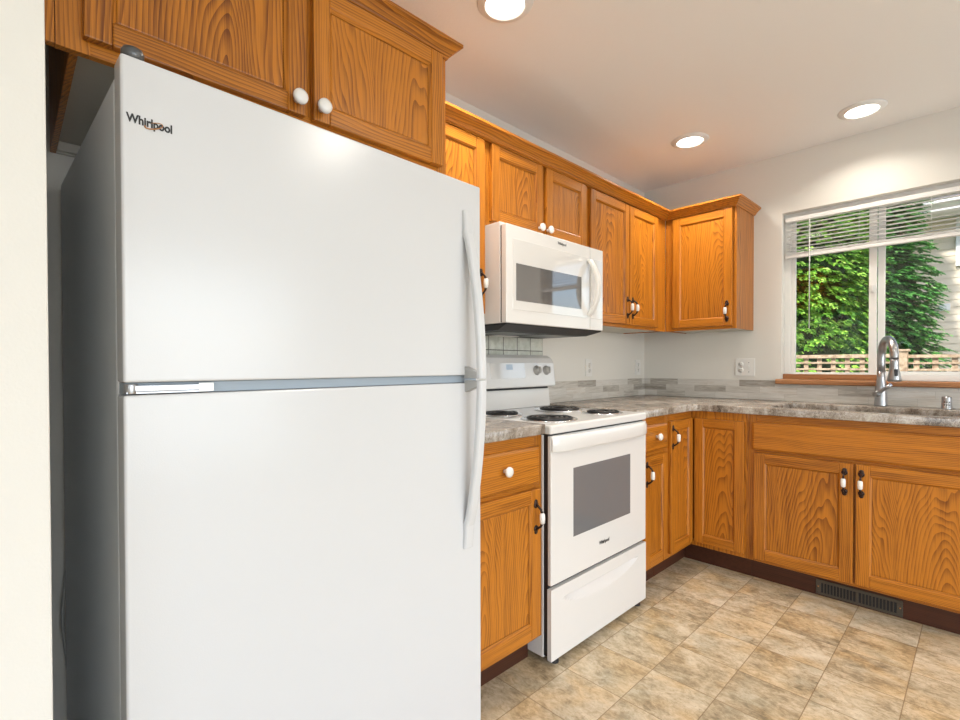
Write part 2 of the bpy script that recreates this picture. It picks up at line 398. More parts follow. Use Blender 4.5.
# unseen patio opening, widened to light the alcove, and unseen side window
pw = struct('window_2', MB().box(-4.2, -4.14, YF - .10, YF - .04, 0, 2.1).box(-1.06, -1.0, YF - .10, YF - .04, 0, 2.1).box(-2.63, -2.57, YF - .10, YF - .04, 0, 2.1)
            .box(-4.14, -1.06, YF - .10, YF - .04, 2.04, 2.1).box(-4.14, -1.06, YF - .10, YF - .04, 0, .07), 'vinyl', .003)
sw = struct('window_3', MB().box(XL - .1, XL - .04, -3.9, -3.85, .6, 2.1).box(XL - .1, XL - .04, -1.95, -1.9, .6, 2.1).box(XL - .1, XL - .04, -3.85, -1.95, .6, .65)
            .box(XL - .1, XL - .04, -3.85, -1.95, 2.05, 2.1).box(XL - .1, XL - .04, -2.93, -2.87, .65, 2.05), 'vinyl', .003)

# window blind, raised two thirds
bl = thing('window_blind', 'white mini blind with thin slats, partly lowered at the top of the kitchen window', 'blind', (.028, -1.387, 2.03))
MB().box(-.018, .018, -.462, .462, -.002, .024).build('headrail', 'slat', bl, .003)
for k in range(8):
    z = -.022 - k * .0225
    MB().prism([(-.0125, z + .0004), (0, z + .0014), (.0125, z - .0012), (.0125, z - .0004), (0, z + .0022), (-.0125, z + .0012)], 'y', -.459, .459).build('slat', 'slat', bl)
mb = MB()
for k in range(7): mb.box(-.0125, .0125, -.459, .459, -.205 + k * .0020, -.2038 + k * .0020)
o = mb.build('slat_stack', 'slat', bl); o['kind'] = 'stuff'
MB().box(-.013, .013, -.46, .46, -.224, -.2055).build('bottom_rail', 'slat', bl, .003)
for yy in (-.33, -.20, .10, .345): MB().tube([(-.0135, yy, -.0), (-.0135, yy, -.21)], .0007, 6).build('ladder_cord', 'slat', bl)
MB().tube([(-.022, .335, .0), (-.024, .335, -.66)], .0032, 8).build('tilt_wand', simple('clear_wand', (.6, .6, .58), .25), bl)

# ------------------------------------------------------------ recessed ceiling lights
def downlight(x, y, label, power=1.0, spread=135):
    t = thing('recessed_light', label, 'ceiling light', (x, y, H), 0, 'recessed ceiling lights')
    MB().lathe([(.073, -.012), (.098, -.004), (.101, -.001), (.099, 0), (.070, 0), (.070, -.010), (.073, -.012)], (0, 0, 0), (0, 0, 1), 40, cap=False).build('trim_ring', 'white_trim', t)
    MB().lathe([(.0001, -.0035), (.0715, -.0035), (.0715, -.0005), (.0001, -.0005)], (0, 0, 0), (0, 0, 1), 40).build('lamp_diffuser', 'lamp', t)
    l = bpy.data.lights.new('downlight_bulb', 'AREA'); l.shape = 'DISK'; l.size = .13; l.energy = DOWN_W * power; l.spread = R(spread); l.color = DOWN_C
    o = bpy.data.objects.new('downlight_bulb', l); COL.objects.link(o); o.parent = t; o.location = (0, 0, -.016)
downlight(-.604, -.593, 'round recessed ceiling light closest to the corner above the wall cabinets')
downlight(-.315, -1.343, 'round recessed ceiling light in front of the window, nearest the right wall', .45)
downlight(-2.158, -.586, 'round recessed ceiling light beside the cabinet over the refrigerator, cut by the top edge')
downlight(-2.0, -2.3, 'round recessed ceiling light out in the open room behind the camera', 1.0, 178)
downlight(-.45, -3.1, 'added unseen round recessed ceiling light near the right wall behind the camera')  # extra lamp out of view, added for more room light
downlight(-4.2, -3.3, 'added unseen round recessed ceiling light near the left wall behind the camera', .35)  # unseen lamp added to brighten the left of the room

# ------------------------------------------------------------ cabinets
def door(par, x0, x1, z0, z1, yf, st=.052, name='door', mats=('oak_v', 'oak_h', 'oak_p')):
    y1 = yf - .020; mb = MB(); t = .0005
    mb.box(x0, x0 + st, yf, y1, z0, z1, 0).box(x1 - st, x1, yf, y1, z0, z1, 0)
    mb.box(x0 + st, x1 - st, yf, y1 + t, z0, z0 + st, 1).box(x0 + st, x1 - st, yf, y1 + t, z1 - st, z1, 1)
    a0, a1, b0, b1 = x0 + st, x1 - st, z0 + st, z1 - st; c = .007; yp = y1 + .009; ys = y1 + .0025
    mb.poly([(a0, ys, b0), (a1, ys, b0), (a1 - c, yp, b0 + c), (a0 + c, yp, b0 + c)], 1)
    mb.poly([(a0, ys, b1), (a0 + c, yp, b1 - c), (a1 - c, yp, b1 - c), (a1, ys, b1)], 1)
    mb.poly([(a0, ys, b0), (a0 + c, yp, b0 + c), (a0 + c, yp, b1 - c), (a0, ys, b1)], 0)
    mb.poly([(a1, ys, b0), (a1, ys, b1), (a1 - c, yp, b1 - c), (a1 - c, yp, b0 + c)], 0)
    mb.box(a0 + c, a1 - c, yf + .001, yp, b0 + c, b1 - c, 2)
    return mb.build(name, mats, par, .0028, 2)
def drawer_front(par, x0, x1, z0, z1, yf, name='drawer'):
    mb = MB(); c = .011
    r0 = [(x0, yf, z0), (x1, yf, z0), (x1, yf, z1), (x0, yf, z1)]
    r1 = [(x0, yf - .012, z0), (x1, yf - .012, z0), (x1, yf - .012, z1), (x0, yf - .012, z1)]
    r2 = [(x0 + c, yf - .020, z0 + c), (x1 - c, yf - .020, z0 + c), (x1 - c, yf - .020, z1 - c), (x0 + c, yf - .020, z1 - c)]
    mb.ring_loft([r0, r1, r2], 0, smooth=False)
    return mb.build(name, 'oak_h', par, .0012, 1)
def knob(par, x, z, yf):
    MB().lathe([(.0075, 0), (.0065, .006), (.007, .012), (.016, .018), (.0185, .023), (.017, .029), (.010, .0325), (.0001, .0335)], (x, yf, z), (0, -1, 0), 24).build('knob', 'porcelain', par)
def pull(par, x, z, yf):
    mb = MB()
    for s_ in (-1, 1):
        mb.lathe([(.0001, 0), (.0125, 0), (.0125, .0025), (.009, .0045), (.0001, .0045)], (x, yf, z + s_ * .044), (0, -1, 0), 16, 0)
        mb.lathe([(.0001, 0), (.0095, 0), (.0085, .003), (.0001, .003)], (x, yf, z + s_ * .056), (0, -1, 0), 14, 0)
        mb.tube([(x, yf - .002, z + s_ * .044), (x, yf - .012, z + s_ * .041), (x, yf - .024, z + s_ * .031), (x, yf - .030, z + s_ * .0195)], [.0062, .0045, .004, .0055], 10, 0)
    mb.lathe([(.0065, -.020), (.0095, -.016), (.0105, 0), (.0095, .016), (.0065, .020)], (x, yf - .031, z), (0, 0, 1), 18, 1)
    return mb.build('handle', ['bronze', 'porcelain'], par)

def upper(name, label, loc, rz, wd, ht, dp, doors, rec=.022, left_extra=0, dst=.048, under='cream'):
    """doors: (x0,x1,z0,z1, hw) local; face frame front at y=-dp"""
    t = thing(name, label, 'cabinet', loc, rz)
    mb = MB(); th = .013
    mb.box(0, th, -.001, -dp + .018, 0, ht, 0).box(wd - th, wd, -.001, -dp + .018, 0, ht, 0)
    mb.box(th, wd - th, -.001, -dp + .018, ht - th, ht, 0)
    mb.box(th, wd - th, -.001, -.010, .0, ht - th, 2)
    mb.box(th, wd - th, -.010, -dp + .018, rec, rec + .01, 2)
    mb.build('carcass', ['oak_v', 'oak_h', under], t, .0008, 1)
    mb = MB(); y0, y1 = -dp + .0175, -dp
    xs = [0] + sorted(set([0])) ; edges = doors
    mb.box(-left_extra, doors[0][0] + .012, y0, y1, 0, ht, 0).box(doors[-1][1] - .012, wd, y0, y1, 0, ht, 0)
    for a, b in zip(doors, doors[1:]): mb.box(a[1] - .010, b[0] + .010, y0, y1 + .0002, .034, ht - .034, 0)
    mb.box(doors[0][0] + .012, doors[-1][1] - .012, y0, y1 + .0003, 0, .035, 1).box(doors[0][0] + .012, doors[-1][1] - .012, y0, y1 + .0003, ht - .035, ht, 1)
    mb.box(doors[0][0] + .012, doors[-1][1] - .012, y0 + .001, y0 + .002, .035, ht - .035, 1)
    mb.build('face_frame', ['oak_v', 'oak_h'], t, .001, 1)
    for (a, b, c, d, hw) in doors:
        dr = door(t, a, b, c, d, y1, dst)
        if hw:
            (knob if hw[0] == 'k' else pull)(dr, hw[1], hw[2], y1 - .0195)
    return t
ZU = 1.373; ZT = 2.112
# wall run (origin at left/back/bottom of each unit)
upper('wall_cabinet', 'tall oak wall cabinet between the refrigerator cabinet and the microwave', (-2.454, 0, ZU), 0, .469, ZT - ZU, .307,
      [(.030, .450, .018, .724, ('p', .424, .118))])
o = upper('wall_cabinet', 'short two-door oak cabinet mounted directly above the microwave', (-1.984, 0, 1.752), 0, .756, ZT - 1.752, .307,
      [(.022, .368, .018, .346, ('k', .336, .046)), (.396, .729, .018, .346, ('k', .396 + .003, .046))])
upper('wall_cabinet', 'two-door oak wall cabinet right of the microwave, running into the corner', (-1.227, 0, ZU), 0, .9196, ZT - ZU, .307,
      [(.015, .418, .018, .722, ('p', .397, .118)), (.426, .782, .018, .722, ('p', .458, .118))], rec=.005)
upper('wall_cabinet', 'single-door oak wall cabinet on the window wall, in the corner', (0, -.309, ZU), -PI / 2, .441, ZT - ZU, .307,
      [(.055, .421, .018, .724, ('p', .392, .105))], rec=.005)
PROF = [(0, 0), (.005, 0), (.008, .006), (.011, .008), (.013, .012), (.029, .030), (.032, .031), (.036, .034), (.040, .036), (.040, .046), (0, .046)]
PROF = [(a, ZT - .006 + b) for a, b in PROF]
cm = MB().sweep([(-2.4525, -.3275), (-.3275, -.3275), (-.3275, -.752), (-.002, -.752)], PROF).build('crown_molding', 'oak_h', None)
tag(cm, 'oak crown molding running along the tops of the corner wall cabinets', 'molding')
# frieze strip the crown is nailed to fills the gap above the doors
cmf = MB().box(-2.4525, -.3275, -.3075, -.3270, ZT - .012, ZT + .01).box(-.3075, -.3270, -.3275, -.750, ZT - .012, ZT + .01).build('molding_backer', 'oak_h', cm)

# deep cabinet over the refrigerator
ZF = 1.741
fc = upper('refrigerator_cabinet', 'deep oak cabinet with two white knobs above the white refrigerator', (-3.361, 0, ZF), 0, .906, ZT - ZF + .003, .608,
      [(.018, .444, .024, .365, ('k', .420, .054)), (.464, .880, .024, .365, ('k', .482, .054))], rec=.03, left_extra=.021, dst=.044)
MB().box(-.047, -.0215, -.5905, -.608, 0.001, ZT - ZF + .003).build('filler_strip', 'oak_v', fc, .001)
MB().box(.015, .887, -.011, -.024, .004, .029).build('hanging_rail', 'cream', fc, .001)
pf = [(a, b - ZF + .003) for a, b in PROF]
MB().sweep([(-.047, -.608), (.906, -.608), (.906, -.372)], pf).build('crown_molding', 'oak_h', fc)

# base cabinets ------------------------------------------------
ZC = .892; KZ = .1136
def base(name, label, loc, rz, wd, items, stiles, rails, dp=.608, kick=(0, None), closed_left=True):
    t = thing(name, label, 'cabinet', loc, rz); mb = MB(); th = .016
    mb.box(0, th, -.002, -dp + .018, KZ, ZC - .001, 0).box(wd - th, wd, -.002, -dp + .018, KZ, ZC - .001, 0)
    mb.box(th, wd - th, -.002, -dp + .018, KZ, KZ + .015, 0).box(th, wd - th, -.002, -.010, KZ + .015, ZC - .001, 0)
    mb.build('carcass', 'oak_v', t)
    mb = MB(); y0, y1 = -dp + .0175, -dp
    for a, b in stiles: mb.box(a, b, y0, y1, KZ, ZC - .001, 0)
    for a, b, c, d in rails: mb.box(a, b, y0, y1 - .0002, c, d, 1)
    mb.build('face_frame', ['oak_v', 'oak_h'], t, .001, 1)
    k1 = kick[1] if kick[1] is not None else wd
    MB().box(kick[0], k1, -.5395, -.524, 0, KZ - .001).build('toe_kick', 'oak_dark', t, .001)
    for it in items:
        kind, a, b, c, d, hw = it
        pr = door(t, a, b, c, d, y1) if kind == 'door' else drawer_front(t, a, b, c, d, y1, 'drawer' if kind == 'drawer' else 'false_drawer_front')
        if hw: (knob if hw[0] == 'k' else pull)(pr, hw[1], hw[2], y1 - .0195)
    return t
x0 = -2.452
base('base_cabinet', 'oak base cabinet with one drawer between the refrigerator and the stove', (x0, 0, 0), 0, .471,
     [('drawer', .028, .442, .706, .849, ('k', .243, .784)), ('door', .028, .442, .134, .690, ('p', .414, .588))],
     [(0, .040), (.43, .471)], [(.04, .43, KZ, .146), (.04, .43, .675, .722), (.04, .43, .835, ZC - .001)])
x0 = -1.225
base('base_cabinet', 'narrow oak base cabinet with one drawer just right of the stove', (x0, 0, 0), 0, .295,
     [('drawer', .028, .277, .716, .849, ('k', .145, .789)), ('door', .028, .277, .134, .694, ('p', .047, .609))],
     [(0, .040), (.262, .295)], [(.04, .262, KZ, .146), (.04, .262, .678, .73), (.04, .262, .835, ZC - .001)], kick=(0, .295))
# corner cabinet: L-shaped face with two hinged leaves
ct = thing('corner_base_cabinet', 'L-shaped oak corner base cabinet with two folding door leaves', 'cabinet', (0, 0, 0))
MB().box(-.9285, -.922, -.002, -.590, KZ, ZC - .001).box(-.002, -.590, -.9095, -.902, KZ, ZC - .001).box(-.922, -.002, -.002, -.010, KZ, ZC - .001) \
    .box(-.002, -.010, -.010, -.902, KZ, ZC - .001).box(-.922, -.59, -.010, -.590, KZ, KZ + .015).box(-.59, -.010, -.010, -.902, KZ, KZ + .015).build('carcass', 'oak_v', ct)
mb = MB().box(-.9285, -.895, -.5905, -.608, KZ, ZC - .001, 0).box(-.5905, -.608, -.9095, -.880, KZ, ZC - .001, 0)
mb.box(-.895, -.608, -.5905, -.6078, KZ, .146, 1).box(-.895, -.608, -.5905, -.6078, .838, ZC - .001, 1)
mb.box(-.895, -.608, -.5905, -.5925, .146, .838, 1)
mb.build('face_frame', ['oak_v', 'oak_h'], ct, .001, 1)
MB().box(-.5905, -.6078, -.880, -.6085, KZ, .146).box(-.5905, -.6078, -.880, -.6085, .838, ZC - .001).box(-.5905, -.5925, -.880, -.6085, .146, .838).build('face_frame', 'oak_y' if False else 'oak_v', ct, .001, 1)
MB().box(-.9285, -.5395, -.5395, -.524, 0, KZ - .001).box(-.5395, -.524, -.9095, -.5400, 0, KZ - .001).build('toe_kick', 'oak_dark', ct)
d1 = door(ct, -.910, -.632, .140, .851, -.608, .048); pull(d1, -.889, .765, -.6275)
d2 = door(ct, 0, .262, .140, .849, 0, .048)
d2.rotation_euler = (0, 0, -PI / 2); d2.location = (-.608, -.632, 0)
# sink base (local x runs towards the camera)
base('sink_base_cabinet', 'wide oak sink cabinet with false drawer front and two doors below the window', (0, -.910, 0), -PI / 2, .965,
     [('false', .022, .890, .706, .851, None), ('door', .033, .454, .131, .691, ('p', .422, .603)), ('door', .464, .882, .131, .691, ('p', .485, .603))],
     [(0, .040), (.445, .472), (.87, .965)], [(.04, .87, KZ, .146), (.04, .87, .678, .722), (.04, .87, .838, ZC - .001)])
# a further unit to the right, mostly out of frame
base('base_cabinet', 'oak base cabinet beyond the sink cabinet at the right end of the counter', (0, -1.876, 0), -PI / 2, .50,
     [('drawer', .02, .48, .706, .849, ('k', .25, .786)), ('door', .02, .48, .134, .690, ('p', .05, .600))],
     [(0, .040), (.46, .50)], [(.04, .46, KZ, .146), (.04, .46, .675, .722), (.04, .46, .835, ZC - .001)])

# floor register in the toe kick
vt = thing('floor_register', 'bronze grey metal air vent with vertical slots in the toe kick below the sink', 'vent', (-.541, -1.37, 0), -PI / 2)
mb = MB(); wv = .166
mb.box(-wv, wv, -.0035, 0, .006, .018).box(-wv, wv, -.0035, 0, .066, .080).box(-wv, -wv + .022, -.0035, 0, .018, .066).box(wv - .022, wv, -.0035, 0, .018, .066).box(-.006, .006, -.0035, 0, .018, .066)
mb.build('frame', 'register', vt, .001, 1)
MB().box(-wv + .02, wv - .02, -.0012, -.0004, .018, .066).build('backing', 'black', vt)
for s_ in (-1, 1):
    for k in range(10):
        x = s_ * (.0175 + k * .0128); MB().box(x - .0018, x + .0018, -.0034, -.0012, .018, .066).build('louver', 'register', vt)
for s_ in (-1, 1): MB().lathe([(.0001, 0), (.004, 0), (.003, .002), (.0001, .0022)], (s_ * (wv - .010), -.0035, .046), (0, -1, 0), 12).build('screw', 'copper', vt)

# ------------------------------------------------------------ countertops, backsplash
Z1 = .930
lp = [(-2.453, -.003), (-2.453, -.635)] + arc(-1.9965, -.620, .015, -90, 0, 3) + [(-1.9815, -.003)]
o = curve_slab('countertop', [lp], ZC, Z1, 'counter', None); tag(o, 'short speckled stone-look countertop between the refrigerator and the stove', 'countertop')
f_ = .055; e_ = -.635
outer = [(-.003, -.003), (-1.229, -.003), (-1.229, e_)] + [(e_ - f_, e_)] + arc(e_ - f_, e_ - f_, f_, 90, 0, 6)[1:] + [(e_, -2.38), (-.003, -2.38)]
SX0, SX1, SY0, SY1 = -.548, -.150, -.995, -1.800; r_ = .05
hole = arc(SX1 - r_, SY0 - r_, r_, 90, 0, 5) + arc(SX1 - r_, SY1 + r_, r_, 0, -90, 5) + arc(SX0 + r_, SY1 + r_, r_, -90, -180, 5) + arc(SX0 + r_, SY0 - r_, r_, 180, 90, 5)
o = curve_slab('countertop', [outer, hole], ZC, Z1, 'counter', None); tag(o, 'L-shaped speckled stone-look countertop around the corner with the sink cut in', 'countertop')
# sink
sk = thing('sink', 'grey undermount kitchen sink set in the counter below the window', 'sink', (-.349, -1.3975, 0))
def rr(g, z, r=.055):
    a, b, c, d = SX0 + .349 - g, SX1 + .349 + g, SY1 + 1.3975 - g, SY0 + 1.3975 + g
    return [(x, y, z) for x, y in arc(b - r, d - r, r, 90, 0, 6) + arc(b - r, c + r, r, 0, -90, 6) + arc(a + r, c + r, r, -90, -180, 6) + arc(a + r, d - r, r, 180, 90, 6)]
MB().ring_loft([rr(.012, ZC - .002), rr(.001, ZC - .002), rr(-.001, ZC - .02), rr(-.006, ZC - .17), rr(-.03, ZC - .188, .04), rr(-.03, ZC - .194, .04), rr(.003, ZC - .18), rr(.006, ZC - .02), rr(.012, ZC - .006)], cap=False) .build('basin', 'sink', sk)
MB().box(-.17, .17, -.37, .37, ZC - .193, ZC - .189).build('basin_bottom', 'sink', sk)
MB().lathe([(.0001, 0), (.045, 0), (.04, .003), (.0001, .001)], (0, 0, ZC - .189), (0, 0, 1), 24).build('drain', 'chrome', sk)

# faucet
fa = thing('faucet', 'tall brushed nickel gooseneck faucet with pull-down spray head behind the sink', 'faucet', (-.085, -1.400, Z1), R(202))
MB().lathe([(.0001, 0), (.029, 0), (.030, .006), (.0275, .014), (.0265, .06), (.026, .095), (.022, .125), (.0185, .15), (.0175, .20), (.0001, .20)], (0, 0, 0), (0, 0, 1), 28).build('body', 'nickel', fa)
path = [(0, 0, .15), (0, 0, .235)] + [(.095 - .095 * math.cos(R(a)), 0, .262 + .093 * math.sin(R(a))) for a in range(0, 181, 12)] + [(.192, 0, .25)]
MB().tube(path, .0180, 16).build('spout', 'nickel', fa)
MB().lathe([(.0001, 0), (.0165, 0), (.018, -.012), (.018, -.03), (.021, -.055), (.028, -.098), (.029, -.108), (.024, -.112), (.0001, -.112)], (.192, 0, .250), (0, 0, 1), 24).build('spray_head', 'nickel', fa)
MB().box(.208, .219, -.007, .007, .165, .20).build('spray_button', 'black', fa, .002)
dirh = Vector((.45, .9, 0)).normalized()
Rz = Matrix.Rotation(-R(202), 3, 'Z'); H0 = Rz @ Vector((-.80, .60, 0)); H1 = Rz @ Vector((-.35, -.94, 0))
hb = MB(); hb.lathe([(.0001, .012), (.019, .012), (.019, .026), (.015, .036), (.0001, .038)], (0, 0, .066), H0, 18)
p0 = Vector((0, 0, .066)) + H0 * .030
hb.tube([p0, p0 + H1 * .022 + Vector((0, 0, .014)), p0 + H1 * .045 + Vector((0, 0, .032)), p0 + H1 * .068 + Vector((0, 0, .052))], [.010, .0095, .0085, .0088], 12)
hb.build('lever_handle', 'nickel', fa)
ag = thing('air_gap', 'small metal dishwasher air gap cap with dark slots at the right end of the sink', 'air gap', (-.085, -1.655, Z1))
MB().lathe([(.0001, 0), (.023, 0), (.024, .003), (.0205, .008), (.020, .056), (.018, .062), (.0001, .064)], (0, 0, 0), (0, 0, 1), 28).build('cap', 'nickel', ag)
mb = MB()
for a in (-40, -15, 10):
    for z in (.022, .036):
        c, s_ = math.cos(R(200 + a)), math.sin(R(200 + a)); mb.lathe([(.0001, 0), (.0035, 0), (.0035, .001), (.0001, .001)], (c * .0199, s_ * .0199, z), (c, s_, 0), 8)
mb.build('slot', 'dark', ag)

# backsplash strips
bs = MB().box(-1.2225, -.0095, -.009, -.001, Z1 + .001, 1.055).build('tile_backsplash', 'mosaic_x', None, .001); tag(bs, 'low grey-beige stone tile strip above the counter, right of the stove', 'backsplash')
bs = MB().box(-.009, -.001, -2.38, -.001, Z1 + .001, 1.0335).box(-.009, -.001, -.884, -.001, 1.0335, 1.055).build('tile_backsplash', 'mosaic_y', None, .001); tag(bs, 'low grey-beige stone tile strip on the window wall under the wood sill', 'backsplash')
sq = MB().box(-2.0, -1.2235, -.008, -.001, .95, 1.44).build('stove_tile_panel', 'square', None, .001); tag(sq, 'panel of square pale glazed wall tiles between the stove and the microwave', 'tile panel')

# ------------------------------------------------------------ outlets
def outlet(loc, rz, label, double=False):
    t = thing('outlet', label, 'outlet', loc, rz); hw = .058 if double else .036
    MB().box(-hw, hw, -.0065, 0, -.056, .056).build('cover_plate', 'plastic', t, .0025)
    cx = -.023 if double else 0
    for dz in (-.0195, .0195):
        f = MB().lathe([(.0001, 0), (.0165, 0), (.016, .002), (.0001, .002)], (cx, -.0065, dz), (0, -1, 0), 24).build('receptacle', 'plastic', t)
        MB().box(cx - .007, cx - .0045, -.0092, -.0084, dz, dz + .008).box(cx + .0045, cx + .007, -.0092, -.0084, dz, dz + .008).box(cx - .002, cx + .002, -.0092, -.0084, dz - .010, dz - .006).build('slot', 'dark', f)
    MB().lathe([(.0001, 0), (.003, 0), (.0001, .001)], (cx, -.0065, 0), (0, -1, 0), 10).build('screw', 'steel', t)
    if double:
        tg = MB().box(.018, .028, -.0085, -.0065, -.012, .012).box(.0195, .0265, -.018, -.0065, .0, .008).build('toggle', 'plastic', t, .001)
        for dz in (-.03, .03): MB().lathe([(.0001, 0), (.003, 0), (.0001, .001)], (.023, -.0065, dz), (0, -1, 0), 10).build('screw', 'steel', t)
outlet((-.745, -.0005, 1.137), 0, 'white wall outlet on the stove wall, nearer to the stove')
outlet((-.105, -.0005, 1.137), 0, 'white wall outlet on the stove wall right beside the corner')
outlet((-.0005, -.702, 1.137), -PI / 2, 'white double plate with outlet and switch left of the window', True)

# ------------------------------------------------------------ refrigerator
fr = thing('refrigerator', 'large white top-freezer refrigerator standing in the left alcove', 'refrigerator', (-3.314, -.816, 0), R(2.2))
W = .8410
MB().box(.001, W - .002, .056, .765, .03, 1.645).build('case', 'fridge_side', fr, .006)
def fdoor(z0, z1, name):
    mb = MB(); r = .005
    prof = [(0, .050), (0, r)] + [(r - r * math.cos(R(a)), r - r * math.sin(R(a))) for a in (22, 45, 68, 90)] + [(W - r + r * math.sin(R(a)), r - r * math.cos(R(a))) for a in (0, 22, 45, 68, 90)] + [(W, .050)]
    mb.prism(prof, 'z', z0, z1, 0)
    d = mb.build(name, 'fridge', fr, .004, 2); return d
fz = fdoor(1.1255, 1.661, 'freezer_door'); fl = fdoor(.085, 1.1045, 'refrigerator_door')
MB().box(.006, W - .006, .0505, .0555, .09, 1.10).box(.006, W - .006, .0505, .0555, 1.13, 1.640).build('door_gasket', 'gasket', fr)
MB().box(.004, W - .004, .016, .0555, 1.1055, 1.1245).build('center_rail', 'gasket', fr)
MB().box(.02, W - .02, .03, .0555, .012, .080).build('base_grille', 'greyplastic', fr, .003)
for x in (.05, W - .05):
    for y in (.12, .70): MB().lathe([(.0001, 0), (.02, 0), (.02, .029), (.0001, .029)], (x, y, 0), (0, 0, 1), 14).build('foot', 'black', fr)
hg = MB().box(.004, .130, .004, .03, 1.1062, 1.1102).box(.012, .128, .0035, .008, 1.1102, 1.1205).lathe([(.0001, 0), (.010, 0), (.010, .0165), (.0001, .0165)], (.012, .012, 1.1065), (0, 0, 1), 16)
hg.build('hinge', 'nickel', fr, .0008)
MB().box(.040, .092, .0022, .0038, 1.1115, 1.1185).box(.112, .136, .0026, .0060, 1.1075, 1.1225).build('hinge_pad', 'porcelain', fr)
MB().lathe([(.0001, .0235), (.009, .023), (.014, .021), (.0165, .016), (.0165, 0), (.0001, 0)], (.021, .022, 1.6615), (0, 0, 1), 24).build('top_hinge_cap', 'steel', fr)
def fhandle(zg, zt, par):
    """zg: end at the gap, zt: far end on the door"""
    L = zt - zg; n = 22; rings = []
    for i in range(n + 1):
        u = i / n; z = zg + L * u
        s_ = .044 * (1 - max(0, min(1, u / .86)) ** 2.1) + .0015
        th = .016 if u < .80 else .016 - .008 * (u - .80) / .20
        x0 = .776 - .008 * u; x1 = .804 - .002 * u
        yo = -(s_ + th); yi = min(-s_, 0.004) if s_ > .003 else .004
        c = .005
        rings.append([(x0, yi, z), (x0, yo + c, z), (x0 + c, yo, z), (x1 - c, yo, z), (x1, yo + c, z), (x1, yi, z)])
    mb = MB().ring_loft(rings, 0)
    for f in mb.bm.faces: f.smooth = False
    h = mb.build('handle', 'fridge', par, .002)
    sg = 1 if L > 0 else -1
    MB().prism([(.003, 0), (-.048, 0), (-.048, .017 * sg), (-.02, .026 * sg), (.003, .034 * sg)], 'x', .7765, .7945).build('handle_bracket', 'greyplastic', h, .002).location = (0, 0, zg + .001 * sg)
    return h
fhandle(1.1165, 1.580, fz); fhandle(1.1125, .644, fl)
rotx = Matrix.Rotation(PI / 2, 3, 'X')
text_mesh('lettering', 'Whirlpool', .0195, 'ink', fz, (.0075, -.0005, 1.553), rotx, .0003, .80)
mb = MB()
mb.tube([(.0455 + .0130 * math.cos(R(a)) , -.0012, 1.5565 + .0052 * math.sin(R(a)) + .0048 * math.cos(R(a))) for a in range(165, 480, 15)], [.0013 - .00004 * i for i in range(21)], 6)
mb.build('swirl_emblem', 'copper', fz)
MB().tube([(.016, .772, 1.0), (.015, .772, .72), (.006, .772, .60), (-.004, .772, .50), (-.005, .772, .44), (.004, .772, .34), (.014, .772, .24), (.016, .772, .05)], .004, 8).build('power_cord', 'greyplastic', fr)

# ------------------------------------------------------------ microwave
mw = thing('microwave', 'white over-the-range microwave mounted above the stove', 'microwave', (-1.985, 0, 1.328))
WM = .723; HM = .4065
MB().box(0, WM + .01, -.010, -.394, .0, HM + .013, 0).build('case', 'white', mw, .002)
yd = -.430
MB().box(.004, WM - .004, -.3945, -.4005, .004, HM - .004).build('door_gap', 'black', mw)
MB().box(0, .606, -.401, yd, 0, HM).build('door', 'white', mw, .004)
dm = [o for o in mw.children if o.name.startswith('door')][0]
MB().box(.039, .600, yd - .0012, yd + .001, .056, .350).build('glass_panel', 'white_door', dm, .001)
MB().box(.058, .530, yd - .0018, yd - .0010, .095, .250).build('window', 'mwglass', dm, .0003)
n = 20; rings = []
for i in range(n + 1):
    u = -1 + 2 * i / n; z = .205 + u * .135; off = .050 * (1 - u * u) + .003; th = .015; hw = .015
    rings.append([(.590 - hw, yd - off + .003, z), (.590 - hw, yd - off - th + .003, z), (.590 - hw + .004, yd - off - th, z), (.590 + hw - .004, yd - off - th, z), (.590 + hw, yd - off - th + .003, z), (.590 + hw, yd - off + .003, z)])
mb = MB().ring_loft(rings, 0); mb.box(.582, .598, yd - .006, yd, .064, .078).box(.582, .598, yd - .006, yd, .332, .346)
mb.build('handle', 'plastic', dm, .002)
cpn = MB().box(.608, WM, -.401, yd, 0, HM).build('control_panel', 'white', mw, .004)
MB().box(.613, WM - .008, yd - .0012, yd + .001, .056, .350).build('key_pad', 'white_door', cpn, .001)
text_mesh('lettering', 'Whirlpool', .017, 'greyink', dm, (.345, yd - .0005, .377), rotx, .0003, .9)
mb = MB()
rg = lambda a, b, c, d, z: [(a, c, z), (b, c, z), (b, d, z), (a, d, z)]
mb.ring_loft([rg(.006, WM - .006, -.424, -.02, -.0005), rg(.006, WM - .006, -.420, -.02, -.006), rg(.03, WM - .035, -.352, -.03, -.026), rg(.035, WM - .04, -.345, -.035, -.026)], 0, smooth=False)
vh = mb.build('vent_base', 'black', mw)
MB().box(.08, .33, -.33, -.16, -.029, -.0262).box(.37, .62, -.33, -.16, -.029, -.0262).build('grease_filter', 'steel', vh)
MB().box(.27, .43, -.12, -.06, -.0285, -.0262).build('work_light_lens', 'plastic', vh)

